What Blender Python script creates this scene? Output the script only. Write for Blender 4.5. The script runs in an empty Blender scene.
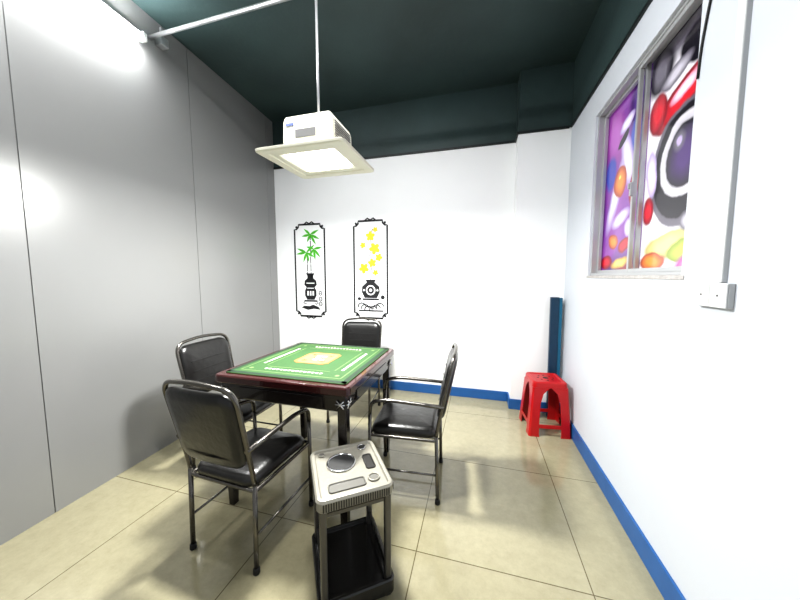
import bpy, bmesh, math, random
from mathutils import Vector, Matrix
random.seed(4)
PI = math.pi
S = bpy.context.scene
C = S.collection
R = math.radians

# ------------------------------------------------------------ materials
def mat(name, col, rough=.5, metal=0., var=.06, nscale=12., bump=0., bscale=60., emit=None, estr=0., spec=.5, coat=0.):
    m = bpy.data.materials.new(name); m.use_nodes = True
    nt = m.node_tree; b = nt.nodes['Principled BSDF']
    tc = nt.nodes.new('ShaderNodeTexCoord')
    n = nt.nodes.new('ShaderNodeTexNoise'); n.inputs['Scale'].default_value = nscale; n.inputs['Detail'].default_value = 3
    nt.links.new(tc.outputs['Object'], n.inputs['Vector'])
    mx = nt.nodes.new('ShaderNodeMix'); mx.data_type = 'RGBA'
    mx.inputs['A'].default_value = [max(0, c*(1-var)) for c in col]+[1]
    mx.inputs['B'].default_value = [min(1, c*(1+var)) for c in col]+[1]
    nt.links.new(n.outputs['Fac'], mx.inputs['Factor'])
    nt.links.new(mx.outputs['Result'], b.inputs['Base Color'])
    b.inputs['Roughness'].default_value = rough; b.inputs['Metallic'].default_value = metal
    b.inputs['Specular IOR Level'].default_value = spec
    b.inputs['Coat Weight'].default_value = coat
    if bump:
        n2 = nt.nodes.new('ShaderNodeTexNoise'); n2.inputs['Scale'].default_value = bscale; n2.inputs['Detail'].default_value = 4
        nt.links.new(tc.outputs['Object'], n2.inputs['Vector'])
        bp = nt.nodes.new('ShaderNodeBump'); bp.inputs['Strength'].default_value = bump; bp.inputs['Distance'].default_value = .01
        nt.links.new(n2.outputs['Fac'], bp.inputs['Height']); nt.links.new(bp.outputs['Normal'], b.inputs['Normal'])
    if emit:
        b.inputs['Emission Color'].default_value = (*emit, 1); b.inputs['Emission Strength'].default_value = estr
    return m

def floor_mat():
    m = mat('floor_tile', (.46, .42, .29), .10, var=.12, nscale=5, spec=.7)
    nt = m.node_tree; b = nt.nodes['Principled BSDF']
    tc = nt.nodes.new('ShaderNodeTexCoord'); mp = nt.nodes.new('ShaderNodeMapping')
    T = .74
    mp.inputs['Location'].default_value = (-(.485 % T)/T + 10, -(1.25 % T)/T + 10, 0)
    mp.inputs['Scale'].default_value = (1/T, 1/T, 1)
    nt.links.new(tc.outputs['Object'], mp.inputs['Vector'])
    br = nt.nodes.new('ShaderNodeTexBrick'); br.offset = 0; br.squash = 1
    br.inputs['Scale'].default_value = 1; br.inputs['Brick Width'].default_value = 1; br.inputs['Row Height'].default_value = 1
    br.inputs['Mortar Size'].default_value = .0033; br.inputs['Mortar Smooth'].default_value = .1; br.inputs['Bias'].default_value = -.5
    br.inputs['Color1'].default_value = (.335, .308, .205, 1); br.inputs['Color2'].default_value = (.31, .285, .185, 1)
    br.inputs['Mortar'].default_value = (.12, .10, .055, 1)
    nt.links.new(mp.outputs['Vector'], br.inputs['Vector'])
    n = nt.nodes.new('ShaderNodeTexNoise'); n.inputs['Scale'].default_value = 16; n.inputs['Detail'].default_value = 12; n.inputs['Roughness'].default_value = .82
    nt.links.new(tc.outputs['Object'], n.inputs['Vector'])
    rp = nt.nodes.new('ShaderNodeValToRGB'); rp.color_ramp.elements[0].position = .34; rp.color_ramp.elements[0].color = (.84, .835, .81, 1)
    rp.color_ramp.elements[1].position = .66; rp.color_ramp.elements[1].color = (1.06, 1.06, 1.06, 1)
    nt.links.new(n.outputs['Fac'], rp.inputs['Fac'])
    mx = nt.nodes.new('ShaderNodeMix'); mx.data_type = 'RGBA'; mx.blend_type = 'MULTIPLY'; mx.inputs['Factor'].default_value = 1
    nt.links.new(br.outputs['Color'], mx.inputs['A']); nt.links.new(rp.outputs['Color'], mx.inputs['B'])
    nt.links.new(mx.outputs['Result'], b.inputs['Base Color'])
    return m

def poster_mat(name, base, blobs, warp=.035):
    """soft painted print: ellipses (x, z, rx, rz, rot, edge, rim colour, core colour) blended one over another"""
    m = bpy.data.materials.new(name); m.use_nodes = True; nt = m.node_tree; b = nt.nodes['Principled BSDF']; L = nt.links
    tc = nt.nodes.new('ShaderNodeTexCoord')
    n = nt.nodes.new('ShaderNodeTexNoise'); n.inputs['Scale'].default_value = 9; n.inputs['Detail'].default_value = 4; L.new(tc.outputs['Object'], n.inputs['Vector'])
    sub = nt.nodes.new('ShaderNodeVectorMath'); sub.operation = 'SUBTRACT'; sub.inputs[1].default_value = (.5, .5, .5); L.new(n.outputs['Color'], sub.inputs[0])
    sc = nt.nodes.new('ShaderNodeVectorMath'); sc.operation = 'SCALE'; sc.inputs['Scale'].default_value = warp; L.new(sub.outputs[0], sc.inputs[0])
    add = nt.nodes.new('ShaderNodeVectorMath'); add.operation = 'ADD'; L.new(tc.outputs['Object'], add.inputs[0]); L.new(sc.outputs[0], add.inputs[1])
    n2 = nt.nodes.new('ShaderNodeTexNoise'); n2.inputs['Scale'].default_value = 6; n2.inputs['Detail'].default_value = 5; L.new(tc.outputs['Object'], n2.inputs['Vector'])
    bm_ = nt.nodes.new('ShaderNodeMix'); bm_.data_type = 'RGBA'; bm_.inputs['A'].default_value = (*base[0], 1); bm_.inputs['B'].default_value = (*base[1], 1)
    mr0 = nt.nodes.new('ShaderNodeMapRange'); mr0.inputs['From Min'].default_value = .35; mr0.inputs['From Max'].default_value = .65
    L.new(n2.outputs['Fac'], mr0.inputs['Value']); L.new(mr0.outputs['Result'], bm_.inputs['Factor'])
    cur = bm_.outputs['Result']
    for x, z, rx, rz, rot, edge, c0, c1 in blobs:
        mp = nt.nodes.new('ShaderNodeMapping'); mp.vector_type = 'TEXTURE'
        mp.inputs['Location'].default_value = (0, -x, z); mp.inputs['Rotation'].default_value = (R(-rot), 0, 0); mp.inputs['Scale'].default_value = (50, rx, rz)
        L.new(add.outputs[0], mp.inputs['Vector'])
        g = nt.nodes.new('ShaderNodeTexGradient'); g.gradient_type = 'SPHERICAL'; L.new(mp.outputs[0], g.inputs['Vector'])
        mr = nt.nodes.new('ShaderNodeMapRange'); mr.inputs['From Min'].default_value = 0; mr.inputs['From Max'].default_value = edge; L.new(g.outputs['Fac'], mr.inputs['Value'])
        cm = nt.nodes.new('ShaderNodeMix'); cm.data_type = 'RGBA'; cm.inputs['A'].default_value = (*c0, 1); cm.inputs['B'].default_value = (*c1, 1)
        mr2 = nt.nodes.new('ShaderNodeMapRange'); mr2.inputs['From Min'].default_value = edge; mr2.inputs['From Max'].default_value = .7; L.new(g.outputs['Fac'], mr2.inputs['Value']); L.new(mr2.outputs['Result'], cm.inputs['Factor'])
        mx = nt.nodes.new('ShaderNodeMix'); mx.data_type = 'RGBA'; L.new(mr.outputs['Result'], mx.inputs['Factor']); L.new(cur, mx.inputs['A']); L.new(cm.outputs['Result'], mx.inputs['B'])
        cur = mx.outputs['Result']
    L.new(cur, b.inputs['Base Color']); L.new(cur, b.inputs['Emission Color']); b.inputs['Emission Strength'].default_value = .36  # print glows by itself, standing in for light from outside the window
    b.inputs['Roughness'].default_value = .3; b.inputs['Coat Weight'].default_value = .8; b.inputs['Coat Roughness'].default_value = .04
    return m

M = {}
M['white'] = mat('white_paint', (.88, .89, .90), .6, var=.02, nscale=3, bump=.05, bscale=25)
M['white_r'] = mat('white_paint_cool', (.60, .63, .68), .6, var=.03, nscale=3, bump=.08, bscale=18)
M['green_dark'] = mat('dark_green_paint', (.036, .062, .062), .55, var=.6, nscale=1.3, bump=.15, bscale=30)
M['panel'] = mat('grey_panel', (.285, .287, .285), .30, metal=.15, var=.03, nscale=2)
M['seam'] = mat('seam', (.15, .15, .15), .5)
M['floor'] = floor_mat()
M['blue'] = mat('blue_paint', (.018, .105, .31), .4, var=.15)
M['trim'] = mat('dark_trim', (.008, .012, .012), .5)
M['alu'] = mat('window_aluminium', (.46, .47, .48), .35, metal=.35)
M['sill'] = mat('rough_plaster', (.45, .43, .42), .9, var=.3, nscale=40, bump=.6, bscale=50)
M['leather'] = mat('black_leather', (.010, .0095, .009), .28, var=.2, nscale=20, bump=.18, bscale=30, spec=.65)
M['tube'] = mat('bronze_grey_steel_tube', (.17, .16, .145), .24, metal=.9, var=.1)
M['rubber'] = mat('black_rubber', (.010, .010, .010), .6)
M['wood'] = mat('dark_red_wood', (.040, .006, .006), .2, var=.3, nscale=15, coat=.5)
M['body'] = mat('black_brown_lacquer', (.008, .0045, .0045), .22, var=.2, coat=.4)
M['chrome'] = mat('chrome', (.75, .75, .75), .15, metal=1)
M['felt'] = mat('green_felt', (.022, .074, .016), .8, var=.15, nscale=60)
M['felt_d'] = mat('green_dark_border', (.004, .022, .007), .8)
M['felt_l'] = mat('pale_green_line', (.15, .22, .08), .8)
M['orange'] = mat('orange_print', (.30, .12, .03), .7, var=.15)
M['tanp'] = mat('tan_print', (.38, .19, .065), .7, var=.15)
M['cream'] = mat('cream_print', (.62, .61, .52), .7)
M['black'] = mat('black_print', (.008, .008, .010), .6)
M['leaf'] = mat('green_print', (.07, .42, .02), .6, var=.3)
M['yellow'] = mat('yellow_print', (.80, .58, .02), .6, var=.1)
M['lampwhite'] = mat('lamp_plastic', (.74, .73, .62), .4, var=.02)
M['lampcream'] = mat('lamp_cream_rim', (.80, .78, .66), .4, var=.02)
M['lampgrey'] = mat('lamp_grey', (.14, .14, .14), .4)
M['lampblue'] = mat('lamp_logo_blue', (.10, .14, .35), .4)
M['diff'] = mat('lit_diffuser', (.95, .95, .95), .4, emit=(1, 1, .98), estr=4)
M['tubeglow'] = mat('lit_tube', (.95, .95, .95), .4, emit=(1, 1, 1), estr=130)
M['rod'] = mat('brushed_steel', (.50, .51, .52), .35, metal=.7)
M['silver'] = mat('beige_grey_plastic', (.30, .285, .24), .3, metal=.2, var=.10, nscale=90)
M['silver_d'] = mat('dark_grey_plastic', (.030, .028, .026), .3)
M['well'] = mat('grey_well_plastic', (.13, .125, .11), .35)
M['standleg'] = mat('grey_steel_leg', (.13, .125, .118), .3, metal=.7)
M['shelf'] = mat('glossy_dark_shelf', (.016, .0155, .0145), .14, spec=.6)
M['red'] = mat('red_plastic', (.42, .006, .009), .3, var=.08)
M['plastic_w'] = mat('white_plastic', (.72, .73, .73), .35, var=.02)
M['trunk_edge'] = mat('trunking_side', (.45, .46, .47), .4, var=.02)
M['board_b'] = mat('blue_board', (.004, .034, .075), .45, var=.2)
M['board_e'] = mat('teal_board_edge', (.005, .11, .20), .45, var=.2)
PU, PD, WH, OR, DO, RE, DR, BK, YE, GR, GY, LI, PK = ((.17, .045, .28), (.05, .015, .12), (.74, .72, .80), (.75, .24, .04), (.32, .06, .03), (.55, .015, .03), (.20, .01, .02),
    (.008, .006, .012), (.75, .60, .12), (.06, .22, .05), (.12, .11, .14), (.40, .32, .56), (.62, .24, .34))
BL = (.05, .08, .38)
M['poster_l'] = poster_mat('poster_print_purple', (PU, (.25, .07, .33)), [
    (-.14, .34, .16, .22, 20, .3, (.27, .06, .30), (.38, .11, .42)), (.16, .44, .14, .22, -15, .4, PD, (.10, .04, .24)), (.12, -.54, .4, .16, 0, .5, PD, DR),
    (.14, .24, .08, .12, 0, .3, BL, BL), (-.17, .12, .09, .12, 0, .3, BL, (.08, .09, .4)), (-.08, -.04, .07, .28, -25, .3, LI, WH), (.05, .14, .07, .22, 20, .3, LI, WH), (.02, .36, .10, .04, 15, .2, LI, WH), (-.02, .28, .08, .03, 30, .2, BK, BK),
    (.15, -.02, .06, .14, -15, .2, DR, RE), (-.03, .03, .09, .10, 0, .12, DO, OR), (-.04, .06, .035, .035, 0, .6, OR, YE), (.00, -.20, .13, .05, 15, .3, LI, WH),
    (.12, -.27, .07, .06, 0, .25, LI, WH), (-.08, -.33, .08, .05, -12, .2, DO, OR), (.07, -.37, .08, .045, 12, .2, DR, RE),
    (-.17, -.46, .10, .05, 0, .2, DR, RE), (.02, -.47, .13, .035, 8, .25, (.4, .22, .04), YE)])
M['poster_r'] = poster_mat('poster_print_pale', ((.60, .58, .63), (.76, .74, .79)), [
    (.0, .60, .5, .20, 0, .3, GY, BK), (-.16, .44, .12, .13, 20, .3, BK, GY), (.12, .40, .15, .09, -15, .15, BK, BK), (-.04, .36, .12, .045, 10, .2, GY, (.5, .48, .55)),
    (.02, .22, .22, .09, 15, .1, DR, RE), (-.16, .24, .08, .10, 0, .15, DR, RE), (.03, .26, .11, .035, 15, .2, PK, WH), (.16, .17, .10, .04, -10, .15, DR, RE),
    (.05, -.07, .245, .275, 0, .05, GY, BK), (.05, -.06, .215, .245, 0, .04, BK, BK), (.055, -.03, .165, .185, 0, .06, (.55, .53, .58), (.22, .20, .26)), (.06, -.03, .13, .145, 0, .08, BK, PD), (.02, .04, .05, .05, 0, .5, GY, LI),
    (-.18, -.04, .05, .13, 10, .2, LI, WH), (-.19, -.22, .05, .08, 0, .2, DR, RE), (-.02, -.41, .22, .07, 5, .25, (.40, .35, .14), (.70, .60, .22)), (.09, -.44, .12, .05, 10, .2, (.20, .26, .04), (.40, .44, .08)), (-.13, -.48, .12, .05, 0, .2, DO, OR),
    (.16, -.32, .12, .06, 0, .2, GY, WH), (.16, -.51, .14, .06, 0, .3, (.34, .08, .28), PK)])

# ------------------------------------------------------------ mesh builder
class MB:
    def __init__(s): s.bm = bmesh.new(); s.xf = Matrix.Identity(4)
    def v(s, p): return s.bm.verts.new(s.xf @ Vector(p))
    def f(s, vs, mi=0, smooth=False):
        try:
            f = s.bm.faces.new(vs); f.material_index = mi; f.smooth = smooth; return f
        except ValueError: return None
    def box(s, c, d, mi=0, rot=None):
        m = Matrix.Translation(c) @ (rot.to_4x4() if rot else Matrix.Identity(4))
        V = [s.v(m @ Vector((x*d[0]/2, y*d[1]/2, z*d[2]/2))) for x in (-1, 1) for y in (-1, 1) for z in (-1, 1)]
        for q in ((0, 1, 3, 2), (4, 6, 7, 5), (0, 4, 5, 1), (2, 3, 7, 6), (0, 2, 6, 4), (1, 5, 7, 3)):
            s.f([V[i] for i in q], mi)
        return s
    def span(s, a, b, mi=0):
        return s.box([(a[i]+b[i])/2 for i in range(3)], [abs(b[i]-a[i]) for i in range(3)], mi)
    def prism(s, poly, z0, z1, mi=0):
        A = [s.v((p[0], p[1], z0)) for p in poly]; B = [s.v((p[0], p[1], z1)) for p in poly]
        n = len(poly); s.f(A[::-1], mi); s.f(B, mi)
        for i in range(n): s.f([A[i], A[(i+1) % n], B[(i+1) % n], B[i]], mi)
        return s
    def tube(s, pts, r, seg=12, mi=0, closed=False, sx=1., up=None):
        pts = [Vector(p) for p in pts]; n = len(pts)
        T = []
        for i in range(n):
            if closed: t = pts[(i+1) % n]-pts[i-1]
            else: t = pts[min(i+1, n-1)]-pts[max(i-1, 0)]
            T.append(t.normalized())
        a = Vector(up) if up else Vector((0, 0, 1)) if abs(T[0].z) < .9 else Vector((1, 0, 0))
        u = (a-T[0]*a.dot(T[0])).normalized(); rings = []
        for i in range(n):
            u = (u-T[i]*u.dot(T[i])).normalized(); w = T[i].cross(u)
            rr = r[i] if isinstance(r, (list, tuple)) else r
            rings.append([s.v(pts[i]+(u*math.cos(2*PI*k/seg)+w*math.sin(2*PI*k/seg)*sx)*rr) for k in range(seg)])
        m = n if closed else n-1
        for i in range(m):
            A = rings[i]; B = rings[(i+1) % n]
            for k in range(seg): s.f([A[k], A[(k+1) % seg], B[(k+1) % seg], B[k]], mi, True)
        if not closed: s.f(rings[0][::-1], mi); s.f(rings[-1], mi)
        return s
    def lathe(s, prof, c=(0, 0, 0), seg=28, mi=0):
        rings = [[s.v((c[0]+r*math.cos(2*PI*k/seg), c[1]+r*math.sin(2*PI*k/seg), c[2]+z)) for k in range(seg)] for r, z in prof]
        for A, B in zip(rings, rings[1:]):
            for k in range(seg): s.f([A[k], A[(k+1) % seg], B[(k+1) % seg], B[k]], mi, True)
        s.f(rings[0][::-1], mi); s.f(rings[-1], mi)
        return s
    def slab(s, w, h, layers, rc, fn=None, mi=0, n=5, smooth=True, cap=True, edge_n=1):
        rings = []
        for d, z in layers:
            hw, hh, r = w/2-d, h/2-d, max(rc-d, .0005)
            ring = []
            for cx, cy, a0 in ((1, 1, 0), (-1, 1, 90), (-1, -1, 180), (1, -1, 270)):
                for k in range(n+1):
                    a = R(a0+90*k/n)
                    ring.append((cx*(hw-r)+r*math.cos(a), cy*(hh-r)+r*math.sin(a), z))
            if edge_n > 1:
                rr = []
                for i in range(len(ring)):
                    p, q = Vector(ring[i]), Vector(ring[(i+1) % len(ring)])
                    m = edge_n if i % (n+1) == n else 1
                    for k in range(m): rr.append(tuple(p.lerp(q, k/m)))
                ring = rr
            rings.append([s.v(fn(*p) if fn else p) for p in ring])
        N = len(rings[0])
        for A, B in zip(rings, rings[1:]):
            for k in range(N): s.f([A[k], A[(k+1) % N], B[(k+1) % N], B[k]], mi, smooth)
        if cap: s.f(rings[0][::-1], mi, smooth); s.f(rings[-1], mi, smooth)
        return s
    def build(s, name, mats, parent=None, bevel=0, loc=None):
        bmesh.ops.recalc_face_normals(s.bm, faces=s.bm.faces)
        me = bpy.data.meshes.new(name); s.bm.to_mesh(me); s.bm.free()
        for m in (mats if isinstance(mats, (list, tuple)) else [mats]): me.materials.append(m)
        o = bpy.data.objects.new(name, me); C.objects.link(o)
        if parent: o.parent = parent
        if loc: o.location = loc
        if bevel:
            b = o.modifiers.new('bevel', 'BEVEL'); b.width = bevel; b.segments = 2; b.limit_method = 'ANGLE'; b.angle_limit = R(50)
        return o

def rpath(pts, r, n=6, closed=False):
    pts = [Vector(p) for p in pts]; out = []; N = len(pts)
    for i, p in enumerate(pts):
        if not closed and i in (0, N-1): out.append(p); continue
        a, b = pts[i-1]-p, pts[(i+1) % N]-p
        q = min(r, a.length*.49, b.length*.49); A = p+a.normalized()*q; B = p+b.normalized()*q
        for k in range(n+1):
            t = k/n; out.append(A*(1-t)**2+p*2*t*(1-t)+B*t*t)
    return out

def thing(name, label, cat, loc=(0, 0, 0), rz=0, group=None):
    o = bpy.data.objects.new(name, None); C.objects.link(o); o.empty_display_size = .1
    o.location = loc; o.rotation_euler = (0, 0, rz); o['label'] = label; o['category'] = cat
    if group: o['group'] = group
    return o
def tag(o, label, cat, group=None):
    o['label'] = label; o['category'] = cat
    if group: o['group'] = group
    return o
def struct(o, label=None):
    o['kind'] = 'structure'
    if label: o['label'] = label
    return o

# ------------------------------------------------------------ room shell
XR = .765; YB = 3.12; YC = 2.95; XC = .33; ZP = 2.60; ZC = 3.14; Y0 = -.7
def xl(y): return -2.2-.0909*(y-.7)
m = MB(); m.span((-2.6, Y0, -.1), (.95, 3.3, 0)); struct(m.build('floor', M['floor']), 'polished beige stone-look floor tiles')
m = MB(); m.span((-2.6, Y0, ZC), (.95, 3.3, ZC+.1)); struct(m.build('ceiling', M['green_dark']), 'dark green painted ceiling')
m = MB(); m.span((-2.6, YB, 0), (.95, YB+.15, ZP), 0); m.span((-2.6, YB, ZP), (.95, YB+.15, ZC), 1)
m.span((XC, YC, 0), (XR, YB, ZP), 0); m.span((XC, YC, ZP), (XR, YB, ZC), 1)
struct(m.build('wall_back', [M['white'], M['green_dark']]), 'white back wall with a shallow pier, dark green above')
WY0, WY1, WZ0, WZ1 = 1.38, 2.38, 1.30, 2.40
m = MB()
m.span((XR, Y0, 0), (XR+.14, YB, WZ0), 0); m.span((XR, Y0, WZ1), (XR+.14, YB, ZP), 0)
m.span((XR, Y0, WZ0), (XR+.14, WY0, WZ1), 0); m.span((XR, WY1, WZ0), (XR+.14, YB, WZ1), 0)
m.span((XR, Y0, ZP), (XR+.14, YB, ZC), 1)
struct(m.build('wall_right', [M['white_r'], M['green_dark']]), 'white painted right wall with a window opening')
m = MB()
js = [Y0, .0, .955, 1.97, 2.98, YB]
for a, b in zip(js, js[1:]):
    g = .0025
    m.prism([(xl(a+g), a+g), (xl(b-g), b-g), (xl(b-g)-.06, b-g), (xl(a+g)-.06, a+g)], 0, ZC, 0)
m.prism([(xl(Y0)-.004, Y0), (xl(YB)-.004, YB), (xl(YB)-.05, YB), (xl(Y0)-.05, Y0)], 0, ZC, 1)
struct(m.build('wall_left', [M['panel'], M['seam']]), 'grey metal panel partition with vertical seams')
t = .012
m = MB(); m.span((xl(YB), YB-t, ZP-.010), (XC, YB, ZP+.010)); m.span((XC-t, YC-t, ZP-.010), (XC, YB, ZP+.010)); m.span((XC, YC-t, ZP-.010), (XR-.02, YC, ZP+.010))
struct(m.build('trim_1', M['trim']), 'thin dark line where the white paint ends on the back wall')
m = MB(); m.span((XR-t, Y0, ZP-.010), (XR, YC-t-.002, ZP+.010)); struct(m.build('trim_2', M['trim']), 'thin dark line where the white paint ends on the right wall')
bh = .10
m = MB(); m.span((xl(YB)+.01, YB-.012, 0), (XC-.013, YB, bh)); m.span((XC-.012, YC-.012, 0), (XC, YB, bh)); m.span((XC, YC-.012, 0), (XR-.013, YC, bh))
struct(m.build('baseboard_back', M['blue'], bevel=.002), 'blue painted skirting along the back wall')
m = MB(); m.span((XR-.012, Y0, 0), (XR, YC-.013, bh+.015)); struct(m.build('baseboard_right', M['blue'], bevel=.002), 'blue painted skirting along the right wall')
m = MB(); m.span((XR-.004, WY0-.02, WZ0-.014), (XR+.12, WY1+.015, WZ0+.004)); struct(m.build('trim_3', M['sill'], bevel=.003), 'rough plaster window sill')

# window
WX = XR+.045
win = bpy.data.objects.new('window_1', None); C.objects.link(win); struct(win, 'two-pane aluminium sliding window'); win['category'] = 'window'
win.location = (WX, (WY0+WY1)/2, WZ0+.004)
wl = WY1-WY0; wh = WZ1-WZ0-.004
def rect_frame(m, y0, y1, z0, z1, w, x, d, mi=0):
    m.span((x-d/2, y0, z0), (x+d/2, y0+w, z1), mi); m.span((x-d/2, y1-w, z0), (x+d/2, y1, z1), mi)
    m.span((x-d/2, y0+w, z0), (x+d/2, y1-w, z0+w), mi); m.span((x-d/2, y0+w, z1-w), (x+d/2, y1-w, z1), mi)
m = MB(); rect_frame(m, -wl/2, wl/2, 0, wh, .016, 0, .06); fr = m.build('window_frame', M['alu'], win, bevel=.002)
YM = 1.86-(WY0+WY1)/2
for (y0, y1, x) in ((YM-.012, wl/2-.016, .014), (-wl/2+.016, YM+.012, -.014)):
    m = MB(); rect_frame(m, y0, y1, .016, wh-.016, .020, x, .020); sa = m.build('sash', M['alu'], win, bevel=.002)
m = MB(); m.box((-.029, YM, .46), (.012, .018, .07)); m.box((-.038, YM, .475), (.012, .010, .03)); m.build('latch', M['alu'], win, bevel=.002)

# ------------------------------------------------------------ flat art
class Art:
    def __init__(s, o, ux, uz, nrm): s.m = MB(); s.o = Vector(o); s.ux = Vector(ux); s.uz = Vector(uz); s.n = Vector(nrm)
    def p(s, x, z, l): return s.o+s.ux*x+s.uz*z+s.n*l
    def poly(s, pts, mi=0, l=.001): s.m.f([s.m.v(s.p(x, z, l)) for x, z in pts], mi); return s
    def disc(s, x, z, rx, mi=0, l=.001, rz=None, rot=0, a0=0, a1=360, n=28):
        rz = rz or rx; pts = []
        for k in range(n+(a1-a0 < 360)):
            a = R(a0+(a1-a0)*k/n); u, w = rx*math.cos(a), rz*math.sin(a)
            pts.append((x+u*math.cos(R(rot))-w*math.sin(R(rot)), z+u*math.sin(R(rot))+w*math.cos(R(rot))))
        return s.poly(pts, mi, l)
    def rect(s, x0, z0, x1, z1, mi=0, l=.001): return s.poly([(x0, z0), (x1, z0), (x1, z1), (x0, z1)], mi, l)
    def stroke(s, pts, w, mi=0, l=.001, closed=False):
        n = len(pts); P_ = [Vector(p) for p in pts]; L = []; Rr = []
        for i in range(n):
            if closed: a, b = P_[i-1], P_[(i+1) % n]
            else: a, b = P_[max(i-1, 0)], P_[min(i+1, n-1)]
            t = (b-a).normalized(); nn = Vector((-t.y, t.x)); L.append(P_[i]+nn*w/2); Rr.append(P_[i]-nn*w/2)
        for i in range(n if closed else n-1):
            j = (i+1) % n; s.poly([L[i], L[j], Rr[j], Rr[i]], mi, l)
        return s
    def leaf(s, x, z, ln, w, ang, mi=0, l=.001):
        c, sn = math.cos(R(ang)), math.sin(R(ang)); pts = []
        for u, v in ((0, 0), (.25, .42), (.5, .5), (.75, .3), (1, 0), (.75, -.3), (.5, -.5), (.25, -.42)):
            a, b = u*ln, v*w; pts.append((x+a*c-b*sn, z+a*sn+b*c))
        return s.poly(pts, mi, l)
    def build(s, name, mats, parent=None): return s.m.build(name, mats, parent)

def poster(cy, w, label, mt):
    m = MB(); hh = wh/2; m.span((-.002, -w/2, -hh), (.002, w/2, hh))
    ob = m.build('window_poster', mt); ob.location = (WX+.034, cy, WZ0+.004+hh)
    return tag(ob, label, 'poster')
poster((1.86+WY1)/2, WY1-1.86-.002, 'purple poster with orange and red shapes filling the left window pane', M['poster_l'])
poster((WY0+1.86)/2, 1.86-WY0-.002, 'pale poster with a large black ring shape filling the right window pane', M['poster_r'])

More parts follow.
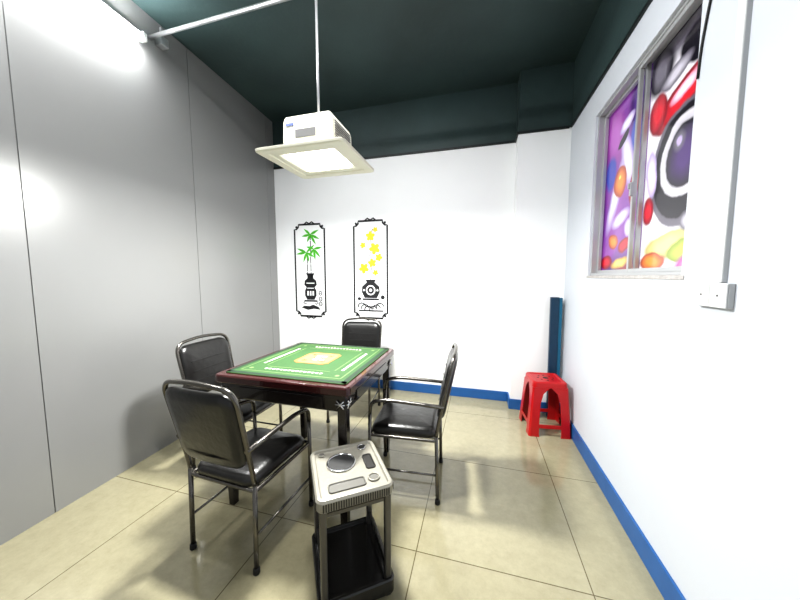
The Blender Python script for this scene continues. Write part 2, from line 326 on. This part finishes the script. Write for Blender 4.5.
# ------------------------------------------------------------ wall decorations
W_, H_ = .40, 1.10
def deco(cx, cz, label, which):
    root = thing('wall_decoration', label, 'wall art', (cx, YB-.001, cz), 0, 'black-bordered wall stickers on the back wall')
    A = lambda: Art((0, 0, 0), (1, 0, 0), (0, 0, 1), (0, -1, 0))
    a, b, n = W_/2, H_/2, .055
    def outline(a, b, n):
        pts = []
        for sx, sz in ((1, 1), (-1, 1), (-1, -1), (1, -1)):
            arc = [(a, b-n), (a-n*.35, b-n), (a-n*.55, b-n*.9), (a-n*.9, b-n*.55), (a-n, b-n*.35), (a-n, b)]
            q = [(sx*x, sz*z) for x, z in arc]
            if sx*sz < 0: q = q[::-1]
            pts += q
        return pts
    o = A(); o.poly(outline(a, b, n), 0, .001); o.build('panel', M['white'], root)
    o = A(); o.stroke(outline(a, b, n), .021, 0, .004, closed=True)
    for s in (-1, 1):
        o.stroke([(-.07, s*b), (-.035, s*(b+.028)), (0, s*(b+.008)), (.035, s*(b+.028)), (.07, s*b)], .016, 0, .004)
        for t in (-1, 1): o.disc(t*(a-.026), s*(b-.026), .013, 0, .004)
    o.build('border', M['black'], root)
    if which == 0:
        for x, z0, z1 in ((.012, -.10, .44), (-.035, -.10, .24)):
            o = A(); z = z0
            while z < z1: o.rect(x-.0055, z, x+.0055, min(z+.085, z1), 0, .003); z += .093
            o.build('stem', M['black'], root)
        for x, z, n_ in ((.012, .43, 6), (.055, .26, 5), (-.045, .22, 6)):
            o = A()
            for q in range(n_):
                o.leaf(x, z, .13*random.uniform(.75, 1.15), .030, -90+(q-(n_-1)/2)*48+random.uniform(-12, 12), 0, .0035+q*.0002)
            o.build('leaf_cluster', M['leaf'], root)
        o = A()
        o.poly([(-.06, -.03), (.06, -.03), (.040, -.06), (.040, -.09), (.078, -.12), (.085, -.17), (.055, -.20), (.078, -.24), (.078, -.30), (.050, -.35),
                (-.050, -.35), (-.078, -.30), (-.078, -.24), (-.055, -.20), (-.085, -.17), (-.078, -.12), (-.040, -.09), (-.040, -.06)], 0, .003)
        o.rect(-.055, -.155, .055, -.144, 1, .0045); o.rect(-.045, -.215, .045, -.205, 1, .0045)
        for k in (-1, 0, 1): o.rect(k*.035-.011, -.30, k*.035+.011, -.245, 1, .0045)
        o.build('vase', [M['black'], M['white']], root)
        o = A()
        o.rect(-.09, -.375, .09, -.355, 0, .003)
        for s in (-1, 1): o.stroke([(s*.08, -.365), (s*.100, -.39), (s*.075, -.405), (s*.06, -.39)], .011, 0, .0032)
        o.poly([(-.13, -.45), (-.09, -.425), (-.02, -.43), (.03, -.41), (.10, -.435), (.13, -.47), (.04, -.460), (-.04, -.475)], 0, .0035)
        o.build('vase_stand', M['black'], root)
        for z in (-.27, -.34, -.40):
            o = A(); x = .132; o.stroke([(x+.020*math.cos(R(k*30)), z+.024*math.sin(R(k*30))) for k in range(12)], .010, 0, .003, True); o.rect(x-.012, z-.004, x+.012, z+.004, 0, .003)
            o.build('seal', M['black'], root)
    else:
        o = A()
        o.stroke([(0, -.12), (.02, -.02), (-.03, .12), (.02, .24), (-.01, .38), (.03, .46)], .007, 0, .003)
        o.stroke([(-.03, .12), (-.09, .18), (-.11, .26)], .005, 0, .003); o.stroke([(.01, .02), (.08, .08), (.10, .17)], .005, 0, .003)
        o.build('branch', M['black'], root)
        for x, z, r in ((.0, .38, .055), (.06, .45, .03), (.05, .24, .065), (-.09, .28, .035), (.10, .14, .045), (.02, .08, .050), (-.08, .02, .060), (.06, -.03, .035)):
            o = A(); a0 = 90+x*500
            for q in range(5): o.disc(x+r*.58*math.cos(R(a0+72*q)), z+r*.58*math.sin(R(a0+72*q)), r*.46, 0, .0033+.0002*q, n=12, rz=r*.36, rot=a0+72*q)
            o.disc(x, z, r*.25, 0, .0045, n=10)
            o.build('flower', M['yellow'], root)
        o = A()
        o.poly([(-.065, -.11), (.065, -.11), (.048, -.14), (.105, -.19), (.11, -.25), (.075, -.32), (-.075, -.32), (-.11, -.25), (-.105, -.19), (-.048, -.14)], 0, .003)
        o.disc(0, -.230, .058, 1, .0045); o.disc(0, -.230, .042, 0, .005); o.disc(0, -.230, .018, 1, .0055)
        for s in (-1, 1): o.disc(s*.082, -.23, .012, 1, .0045)
        o.build('vase', [M['black'], M['white']], root)
        o = A()
        o.rect(-.10, -.345, .10, -.325, 0, .003)
        for s in (-1, 1):
            for k in range(3): o.stroke([(s*(.11-.04*k)+.045*math.cos(R(t*30)), -.415-.018*k+.036*math.sin(R(t*30))) for t in range(8)], .014, 0, .003+.0003*k)
        o.rect(-.15, -.475, .15, -.458, 0, .0042)
        o.build('vase_stand', M['black'], root)
        o = A(); o.disc(.145, -.31, .024, 0, .003, .024); o.build('fruit', M['black'], root)
        o = A(); o.disc(-.140, -.33, .022, 0, .0032, .018); o.build('fruit', M['black'], root)
    return root
deco(-1.957, 1.365, 'bordered wall sticker of green bamboo in a black vase', 0)
deco(-1.182, 1.370, 'bordered wall sticker of yellow blossoms in a black vase', 1)

# ------------------------------------------------------------ mahjong table
TX, TY, TZ, TS = -.98, 1.62, .77, .80
tb = thing('mahjong_table', 'square dark red wooden mahjong table among four black chairs', 'table', (TX, TY, 0))
m = MB()
m.slab(TS, TS, [(.012, .722), (0, .730), (0, .762), (.006, TZ)], .03, smooth=False); m.build('table_top', M['wood'], tb, bevel=.002)
m = MB(); m.slab(TS-.05, TS-.05, [(.03, .622), (.006, .636), (0, .70), (0, .7215)], .03, smooth=False)
m.build('body', M['body'], tb, bevel=.003)
for k in range(4):
    m = MB(); m.xf = Matrix.Rotation(k*PI/2, 4, 'Z'); m.box((0, -(TS-.05)/2-.002, .676), (.50, .006, .060))
    m.build('drawer_panel', M['body'], tb, bevel=.002)
for k in range(4):
    m = MB(); m.xf = Matrix.Rotation(k*PI/2, 4, 'Z')
    c = TS/2-.050
    m.slab(.048, .048, [(.007, 0), (.007, .02), (.004, .10), (0, .50), (0, .7215)], .008, fn=lambda x, y, z: (x+c, y+c, z), smooth=False)
    m.build('leg', M['body'], tb)
    m = MB()
    for s in (0, 1):
        m.xf = Matrix.Rotation(k*PI/2, 4, 'Z') @ (Matrix.Identity(4) if s == 0 else Matrix.Rotation(PI/2, 4, 'Z') @ Matrix.Scale(-1, 4, (0, 1, 0)))
        y = TS/2-.021
        m.tube([(c-.022, y, .695), (c+.015, y, .655)], .0035, 8)
        m.tube([(c-.022, y, .655), (c+.015, y, .695)], .0035, 8)
        m.tube([(c-.030, y, .675), (c+.020, y, .675)], .0035, 8)
    m.build('corner_ornament', M['chrome'], tb)
# mat
a = Art((0, 0, 0), (1, 0, 0), (0, 1, 0), (0, 0, 1))
ms = .365
a.m.slab(ms*2, ms*2, [(0, 0), (0, .004), (.003, .006)], .02, mi=0, smooth=False)
for s in range(4):
    c, sn = math.cos(s*PI/2), math.sin(s*PI/2)
    rt = lambda x, y: (x*c-y*sn, x*sn+y*c)
    def rr(x0, y0, x1, y1, mi, l): a.poly([rt(x0, y0), rt(x1, y0), rt(x1, y1), rt(x0, y1)], mi, l)
    rr(-ms+.004, -ms+.004, ms-.004, -ms+.030, 1, .0065)
    rr(-.310, -.310, .310, -.305, 2, .0068)
    for k in range(15):
        x = -.185+k*.0247
        rr(x, -.268, x+.0145, -.251, 4, .0070)
    rr(-.20, -.222, .20, -.218, 2, .0068)
    a.disc(*rt(.270, -.270), .012, 2, .0068, n=16)
def cut(h, q): return [(-h, -h+q), (-h+q, -h), (h-q, -h), (h, -h+q), (h, h-q), (h-q, h), (-h+q, h), (-h, h-q)]
a.poly(cut(.118, .03), 3, .0072); a.poly(cut(.104, .03), 6, .0074)
for s in range(4):
    c, sn = math.cos(s*PI/2+PI/4), math.sin(s*PI/2+PI/4)
    a.disc(.088*c, .088*sn, .018, 3, .0077, n=16); a.disc(.088*c, .088*sn, .008, 5, .0080, n=12)
a.rect(-.03, .03, .0, .05, 4, .0077); a.rect(.01, .025, .04, .045, 4, .0077); a.rect(-.02, -.045, .012, -.027, 4, .0077); a.rect(.03, -.04, .055, -.022, 4, .0077)
a.disc(.0, .0, .020, 4, .0076); a.disc(.012, .01, .007, 5, .0084, n=10); a.disc(-.026, -.004, .006, 5, .0084, n=10)
mo = a.build('table_mat', [M['felt'], M['felt_d'], M['felt_l'], M['orange'], M['cream'], M['wood'], M['tanp']])
mo.location = (TX+.004, TY+.004, TZ)
tag(mo, 'green printed mat with an orange centre lying on the table', 'table mat')

# ------------------------------------------------------------ chairs
def make_chair():
    root = thing('dining_chair', '', 'chair', group='black padded armchairs around the mahjong table')
    w = .19; r = .0105
    for s in (-1, 1):
        m = MB(); m.tube([(s*w, -.20, .012), (s*w, -.196, .20), (s*w, -.19, .40)], r); l = m.build('leg', M['tube'], root)
        m = MB(); m.lathe([(.013, 0), (.015, .004), (.014, .024), (.0115, .028)], (s*w, -.20, 0), 14); m.build('rubber_foot', M['rubber'], l)
        m = MB(); m.tube([(s*w, .20, .012), (s*w, .20, .30), (s*w, .197, .50)], r); l = m.build('leg', M['tube'], root)
        m = MB(); m.lathe([(.013, 0), (.015, .004), (.014, .024), (.0115, .028)], (s*w, .20, 0), 14); m.build('rubber_foot', M['rubber'], l)
        m = MB(); m.tube(rpath([(s*w, .197, .50), (s*w, .192, .570), (s*w, .10, .590), (s*w*1.02, -.06, .584), (s*w*1.03, -.232, .575)], .06, 8), .0105, 12, sx=1.2, up=(0, 1, 0)); m.build('armrest', M['tube'], root)
        m = MB(); m.tube([(s*w, -.197, .17), (s*w, .20, .17)], .006, 8); m.build('stretcher', M['tube'], root)
    m = MB()
    m.tube(rpath([(-w, -.19, .40), (-w, -.20, .47), (-w*1.06, -.280, .852), (0, -.296, .872), (w*1.06, -.280, .852), (w, -.20, .47), (w, -.19, .40)], .075, 8), r)
    m.build('back_frame', M['tube'], root)
    m = MB()
    m.tube(rpath([(-w, -.19, .372), (-w, .20, .372), (w, .20, .372), (w, -.19, .372)], .02, 5, closed=True), .009, closed=True)
    m.build('seat_frame', M['tube'], root)
    def sf(x, y, z): return (x, y+.005, z+.012*(y/.2)**2*(-1 if y > 0 else 0))
    m = MB(); m.slab(.365, .40, [(.03, .372), (.008, .376), (0, .390), (.003, .408), (.014, .422), (.04, .432), (.09, .438), (.15, .440)], .06, sf, edge_n=4)
    m.build('seat', M['leather'], root)
    def bf(x, v, z):
        hgt = .658+v
        y = -.200-(hgt-.47)*.205
        return (x*(1-.06*(.5-(v+.19)/.38)), y-.010+z+.35*x*x-.005, hgt)
    m = MB(); m.slab(.376, .355, [(.05, -.020), (.015, -.018), (.003, -.010), (0, 0), (.003, .012), (.012, .021), (.035, .028), (.07, .031), (.12, .033)], .065, bf, edge_n=5, n=7)
    bk = m.build('backrest', M['leather'], root)
    for v in (-.065, .0, .065):
        m = MB()
        pts = [bf(x*.14/5, v, .0335) for x in range(-5, 6)]
        m.tube(pts, .0022, 6)
        m.build('seam', M['rubber'], bk)
    return root
def dup(root, loc, rz, label):
    r = root.copy(); C.objects.link(r); r.location = loc; r.rotation_euler = (0, 0, rz); r['label'] = label
    for ch in list(root.children):
        c = ch.copy(); C.objects.link(c); c.parent = r
        for g in list(ch.children):
            d = g.copy(); C.objects.link(d); d.parent = c
    return r
ch = make_chair()
bpy.context.view_layer.update()
ch.location = (-1.09, 1.178, 0); ch.rotation_euler = (0, 0, R(-3)); ch['label'] = 'nearest black padded armchair, its back to us, left of the side table'
dup(ch, (-1.62, 1.62, 0), R(-90), 'black padded armchair beside the grey panel wall')
dup(ch, (-1.10, 2.46, 0), R(187), 'black padded armchair at the far side of the table below the blossom sticker')
dup(ch, (-.410, 1.738, 0), R(94), 'black padded armchair on the red stool side of the table, seen side-on')

# ------------------------------------------------------------ small side table
sd = thing('side_table', 'small silver-topped cup-holder side table in front of the mahjong table', 'side table', (-.520, 1.088, 0), R(36))
SW, SH, SZ = .30, .34, .485
m = MB()
m.slab(SW, SH, [(.012, SZ-.050), (.004, SZ-.046), (0, SZ-.040), (0, SZ-.008), (.006, SZ), (.018, SZ+.001), (.022, SZ-.009), (.035, SZ-.009)], .030, smooth=False)
m.build('top', M['silver'], sd, bevel=.0015)
for s in (-1, 1):
    m = MB()
    for k in range(28):
        x = -SW/2+.025+k*(SW-.05)/27
        m.box((x, s*(SH/2-.0005), SZ-.025), (.005, .004, .030))
    m.build('ribbed_band', M['silver_d'], sd)
    m = MB()
    for k in range(32):
        y = -SH/2+.025+k*(SH-.05)/31
        m.box((s*(SW/2-.0005), y, SZ-.025), (.004, .005, .030))
    m.build('ribbed_band', M['silver_d'], sd)
def ring(m, x, y, r, z, w=.006, mi=0): m.tube([(x+r*math.cos(2*PI*k/28), y+r*math.sin(2*PI*k/28), z) for k in range(28)], w, 8, mi, closed=True)
def ringhole(x, y, r, name, w=.004, ms_=('chrome', 'silver_d')):
    m = MB(); ring(m, x, y, r, SZ-.005, w, 0)
    m.lathe([(r*.98, SZ-.006), (r*.6, SZ-.0075), (r*.1, SZ-.008)], (x, y, 0), 28, 1); return m.build(name, [M[k] for k in ms_], sd)
ringhole(-.025, .045, .060, 'cup_holder', .0045, ('chrome', 'rubber'))
ringhole(.085, -.095, .022, 'coin_cup', .003, ('silver', 'well')); ringhole(.085, .128, .018, 'coin_cup', .003); ringhole(-.100, .130, .014, 'coin_cup', .002, ('silver', 'well'))
def tray(w, h, x0, y0, mt='well'):
    m = MB(); m.slab(w, h, [(0, SZ-.010), (.002, SZ-.004), (.005, SZ-.004), (.008, SZ-.0080)], .014, fn=lambda x, y, z: (x+x0, y+y0, z), smooth=False)
    return m.build('slot_tray', M[mt], sd)
tray(.045, .105, .092, .015, 'silver_d'); tray(.150, .055, -.025, -.100, 'well')
for sx in (-1, 1):
    for sy in (-1, 1):
        m = MB(); m.slab(.026, .026, [(0, .0), (0, SZ-.050)], .006, fn=lambda x, y, z: (x+sx*(SW/2-.024), y+sy*(SH/2-.024), z), smooth=False)
        m.build('leg', M['standleg'], sd)
m = MB()
m.slab(SW+.004, SH+.004, [(.006, .012), (0, .020), (0, .075), (.005, .080), (.016, .080), (.020, .065)], .026, smooth=False)
m.build('lower_shelf', M['shelf'], sd, bevel=.002)
for s in (-1, 1):
    m = MB(); m.box((s*(SW/2-.024), 0, .125), (.010, SH-.08, .014)); m.build('crossbar', M['standleg'], sd)
    m = MB(); m.box((0, s*(SH/2-.024), .415), (SW-.080, .008, .014)); m.build('crossbar', M['standleg'], sd)

# ------------------------------------------------------------ stool
st = thing('plastic_stool', 'red plastic stool beside the blue skirting in the corner', 'stool', (.572, 2.64, 0), R(6))
ZS = .445
m = MB(); m.slab(.27, .27, [(.004, ZS-.05), (0, ZS-.045), (.004, ZS-.012), (.006, ZS-.006), (.014, ZS), (.03, ZS), (.035, ZS-.006), (.10, ZS-.006)], .035, smooth=False)
seat = m.build('seat', M['red'], st, bevel=.0015)
m = MB(); m.lathe([(.022, ZS-.0058), (.02, ZS-.005)], (0, 0, 0), 18); m.build('vent_hole', M['rubber'], seat)
for k in range(8):
    m = MB(); m.lathe([(.009, ZS-.0058), (.008, ZS-.005)], (.06*math.cos(k*PI/4), .06*math.sin(k*PI/4), 0), 12); m.build('vent_hole', M['rubber'], seat)
def hs(z): return .132+(ZS-z)*.072
for k in range(4):
    m = MB(); m.xf = Matrix.Rotation(k*PI/2, 4, 'Z')
    zs = [0, .02, .12, .27, .35, .398]; wd = [.082, .078, .072, .070, .085, .128]
    V = []
    for z, w in zip(zs, wd):
        h = hs(z); t = .006
        V.append([m.v(p) for p in ((h-w, h, z), (h-.012, h, z), (h, h-.012, z), (h, h-w, z), (h-t, h-w, z), (h-t-.006, h-t-.006, z), (h-w, h-t, z))])
    for A, B in zip(V, V[1:]):
        for i in range(7): m.f([A[i], A[(i+1) % 7], B[(i+1) % 7], B[i]])
    m.f(V[0][::-1]); m.f(V[-1])
    m.build('leg', M['red'], st)
for zz in (.085,):
    for k in range(4):
        m = MB(); m.xf = Matrix.Rotation(k*PI/2, 4, 'Z'); h = hs(zz); m.box((0, h-.004, zz), (2*h-.13, .006, .030))
        m.build('brace', M['red'], st, bevel=.001)

# ------------------------------------------------------------ blue board in corner
m = MB()
m.span((-.050, -.022, 0), (.018, .022, 1.11), 0); m.span((.018, -.018, 0), (.046, .018, 1.105), 1)
bo = m.build('leaning_board', [M['board_b'], M['board_e']], bevel=.003); bo.location = (.690, 2.86, .001); bo.rotation_euler = (R(-1.2), 0, 0)
tag(bo, 'tall narrow blue board standing in the corner behind the red stool', 'board')

# ------------------------------------------------------------ hanging lamp
LX, LY = -.96, 1.665
lp = thing('pendant_lamp', 'square cream pendant lamp hanging over the mahjong table', 'lamp', (LX, LY, 2.0))
m = MB(); m.slab(.55, .49, [(.115, .016), (.095, .003), (.060, .003), (.055, -.002), (.010, -.004), (0, 0), (-.002, .012), (.008, .018), (.06, .030), (.062, .040), (.110, .056), (.118, .070)], .03, smooth=False, cap=False)
m.build('shade', M['lampcream'], lp)
m = MB(); m.slab(.325, .265, [(0, .016), (.004, .002), (.012, .001)], .015, smooth=False); m.build('diffuser', M['diff'], lp)
m = MB(); m.slab(.32, .30, [(0, .055), (0, .10), (.004, .19), (.014, .215), (.03, .222)], .03, smooth=False); m.build('housing', M['lampwhite'], lp, bevel=.002)
m = MB()
m.box((.0, -.151, .110), (.13, .004, .045)); m.build('display', M['lampgrey'], lp, bevel=.001)
m = MB(); m.box((-.10, -.151, .165), (.05, .003, .014)); m.build('badge', M['lampblue'], lp)
for k in range(8):
    m = MB(); m.box((.1605, 0, .090+k*.013), (.004, .20, .005)); m.build('vent_slat', M['lampgrey'], lp)
m = MB(); m.lathe([(.05, .219), (.05, .226), (.02, .245), (.009, .25)], (0, 0, 0)); m.build('canopy', M['lampgrey'], lp)
ZPI = 2.985
m = MB(); m.tube([(0, 0, .24), (0, 0, ZPI-2.0-.014)], .008, 12); m.build('rod', M['rod'], lp)

m = MB(); yp = LY
m.tube([(xl(yp)+.002, 0, 0), (XR-.002, 0, 0)], .013, 14)
pp = m.build('ceiling_pipe', M['rod']); pp.location = (0, yp, ZPI)
tag(pp, 'thin steel pipe crossing the room under the dark ceiling', 'pipe')
m = MB(); m.box((0, 0, 0), (.06, .055, .06)); m.lathe([(.012, .02), (.012, .10)], (0, 0, 0), 12)
jb = m.build('junction_box', M['rod'], bevel=.004); jb.location = (xl(1.73)+.032, 1.735, ZPI+.01); tag(jb, 'small grey junction box on the panel wall near the ceiling pipe', 'junction box')

ang = math.atan(.0909)
tl = thing('tube_light', 'glowing white tube lamp high on the grey panel wall', 'lamp', (xl(1.0)+.02, 1.0, 2.90), ang)
m = MB(); m.box((0.01, 0, 0.02), (.055, 1.16, .03)); m.build('housing', M['plastic_w'], tl, bevel=.003)
m = MB(); m.tube([(.058, -.55, -.015), (.058, .55, -.015)], .016, 16); m.build('tube', M['tubeglow'], tl)
for s in (-1, 1):
    m = MB(); m.box((.045, s*.565, 0), (.05, .03, .05))
    m.build('end_cap', M['plastic_w'], tl, bevel=.003)

# ------------------------------------------------------------ switch, trunking, cable
sw = thing('wall_switch', 'white double wall switch under the trunking beside the window', 'switch', (XR, 1.195, 1.238))
m = MB(); m.box((-.009, 0, 0), (.018, .140, .080)); m.build('back_box', M['trunk_edge'], sw, bevel=.003)
for s in (-1, 1):
    m = MB(); m.box((-.020, s*.0352, 0), (.005, .068, .078)); pl = m.build('faceplate', M['plastic_w'], sw, bevel=.003)
    m = MB(); m.lathe([(.004, 0), (.004, .002)], (0, 0, 0), 10); b = m.build('screw', M['lampgrey'], pl); b.location = (-.022, s*.0352, 0); b.rotation_euler = (0, R(-90), 0)
m = MB(); m.box((-.007, 0, 0), (.014, .034, ZC-1.28), 1); m.box((-.0145, 0, 0), (.002, .030, ZC-1.28))
tr = m.build('cable_trunking', [M['plastic_w'], M['trunk_edge']], bevel=.0015); tr.location = (XR, 1.176, (ZC+1.28)/2)
tag(tr, 'white vertical cable trunking running up from the wall switch', 'trunking')
m = MB(); m.tube(rpath([(XR-.016, 1.215, ZC-.002), (XR-.016, 1.225, 2.66), (XR-.010, 1.27, 2.40), (XR-.004, 1.33, 2.28), (XR-.004, 1.362, 2.12), (XR-.004, 1.368, 2.02)], .1, 8), .004, 8)
cb = m.build('cable', M['rubber']); tag(cb, 'thin black cable hanging down beside the window', 'cable')

# ------------------------------------------------------------ lights
def area(name, loc, size, power, rot=(0, 0, 0), col=(1, 1, 1), sy=None):
    l = bpy.data.lights.new(name, 'AREA'); l.energy = power; l.size = size; l.color = col
    if sy: l.shape = 'RECTANGLE'; l.size_y = sy
    o = bpy.data.objects.new(name, l); C.objects.link(o); o.location = loc; o.rotation_euler = rot; return o
area('lamp_light', (LX, LY, 1.985), .18, 50, col=(1, 1, .97))
area('ceiling_lamp_light', (-.7, 1.1, 3.08), .5, 34, sy=.12)
w = bpy.data.worlds.new('World'); S.world = w; w.use_nodes = True
w.node_tree.nodes['Background'].inputs[0].default_value = (.93, .96, 1, 1); w.node_tree.nodes['Background'].inputs[1].default_value = .32

S.view_settings.view_transform = 'Standard'
try: S.view_settings.look = 'Medium High Contrast'
except Exception as e: print('look', e)
S.view_settings.exposure = .55

cam = bpy.data.cameras.new('Camera'); cam.sensor_width = 36; cam.lens = 290/800*36; cam.clip_start = .02
co = bpy.data.objects.new('Camera', cam); C.objects.link(co); co.location = (0, 0, 1.3); co.rotation_euler = (R(90-4.7), 0, R(15)); S.camera = co
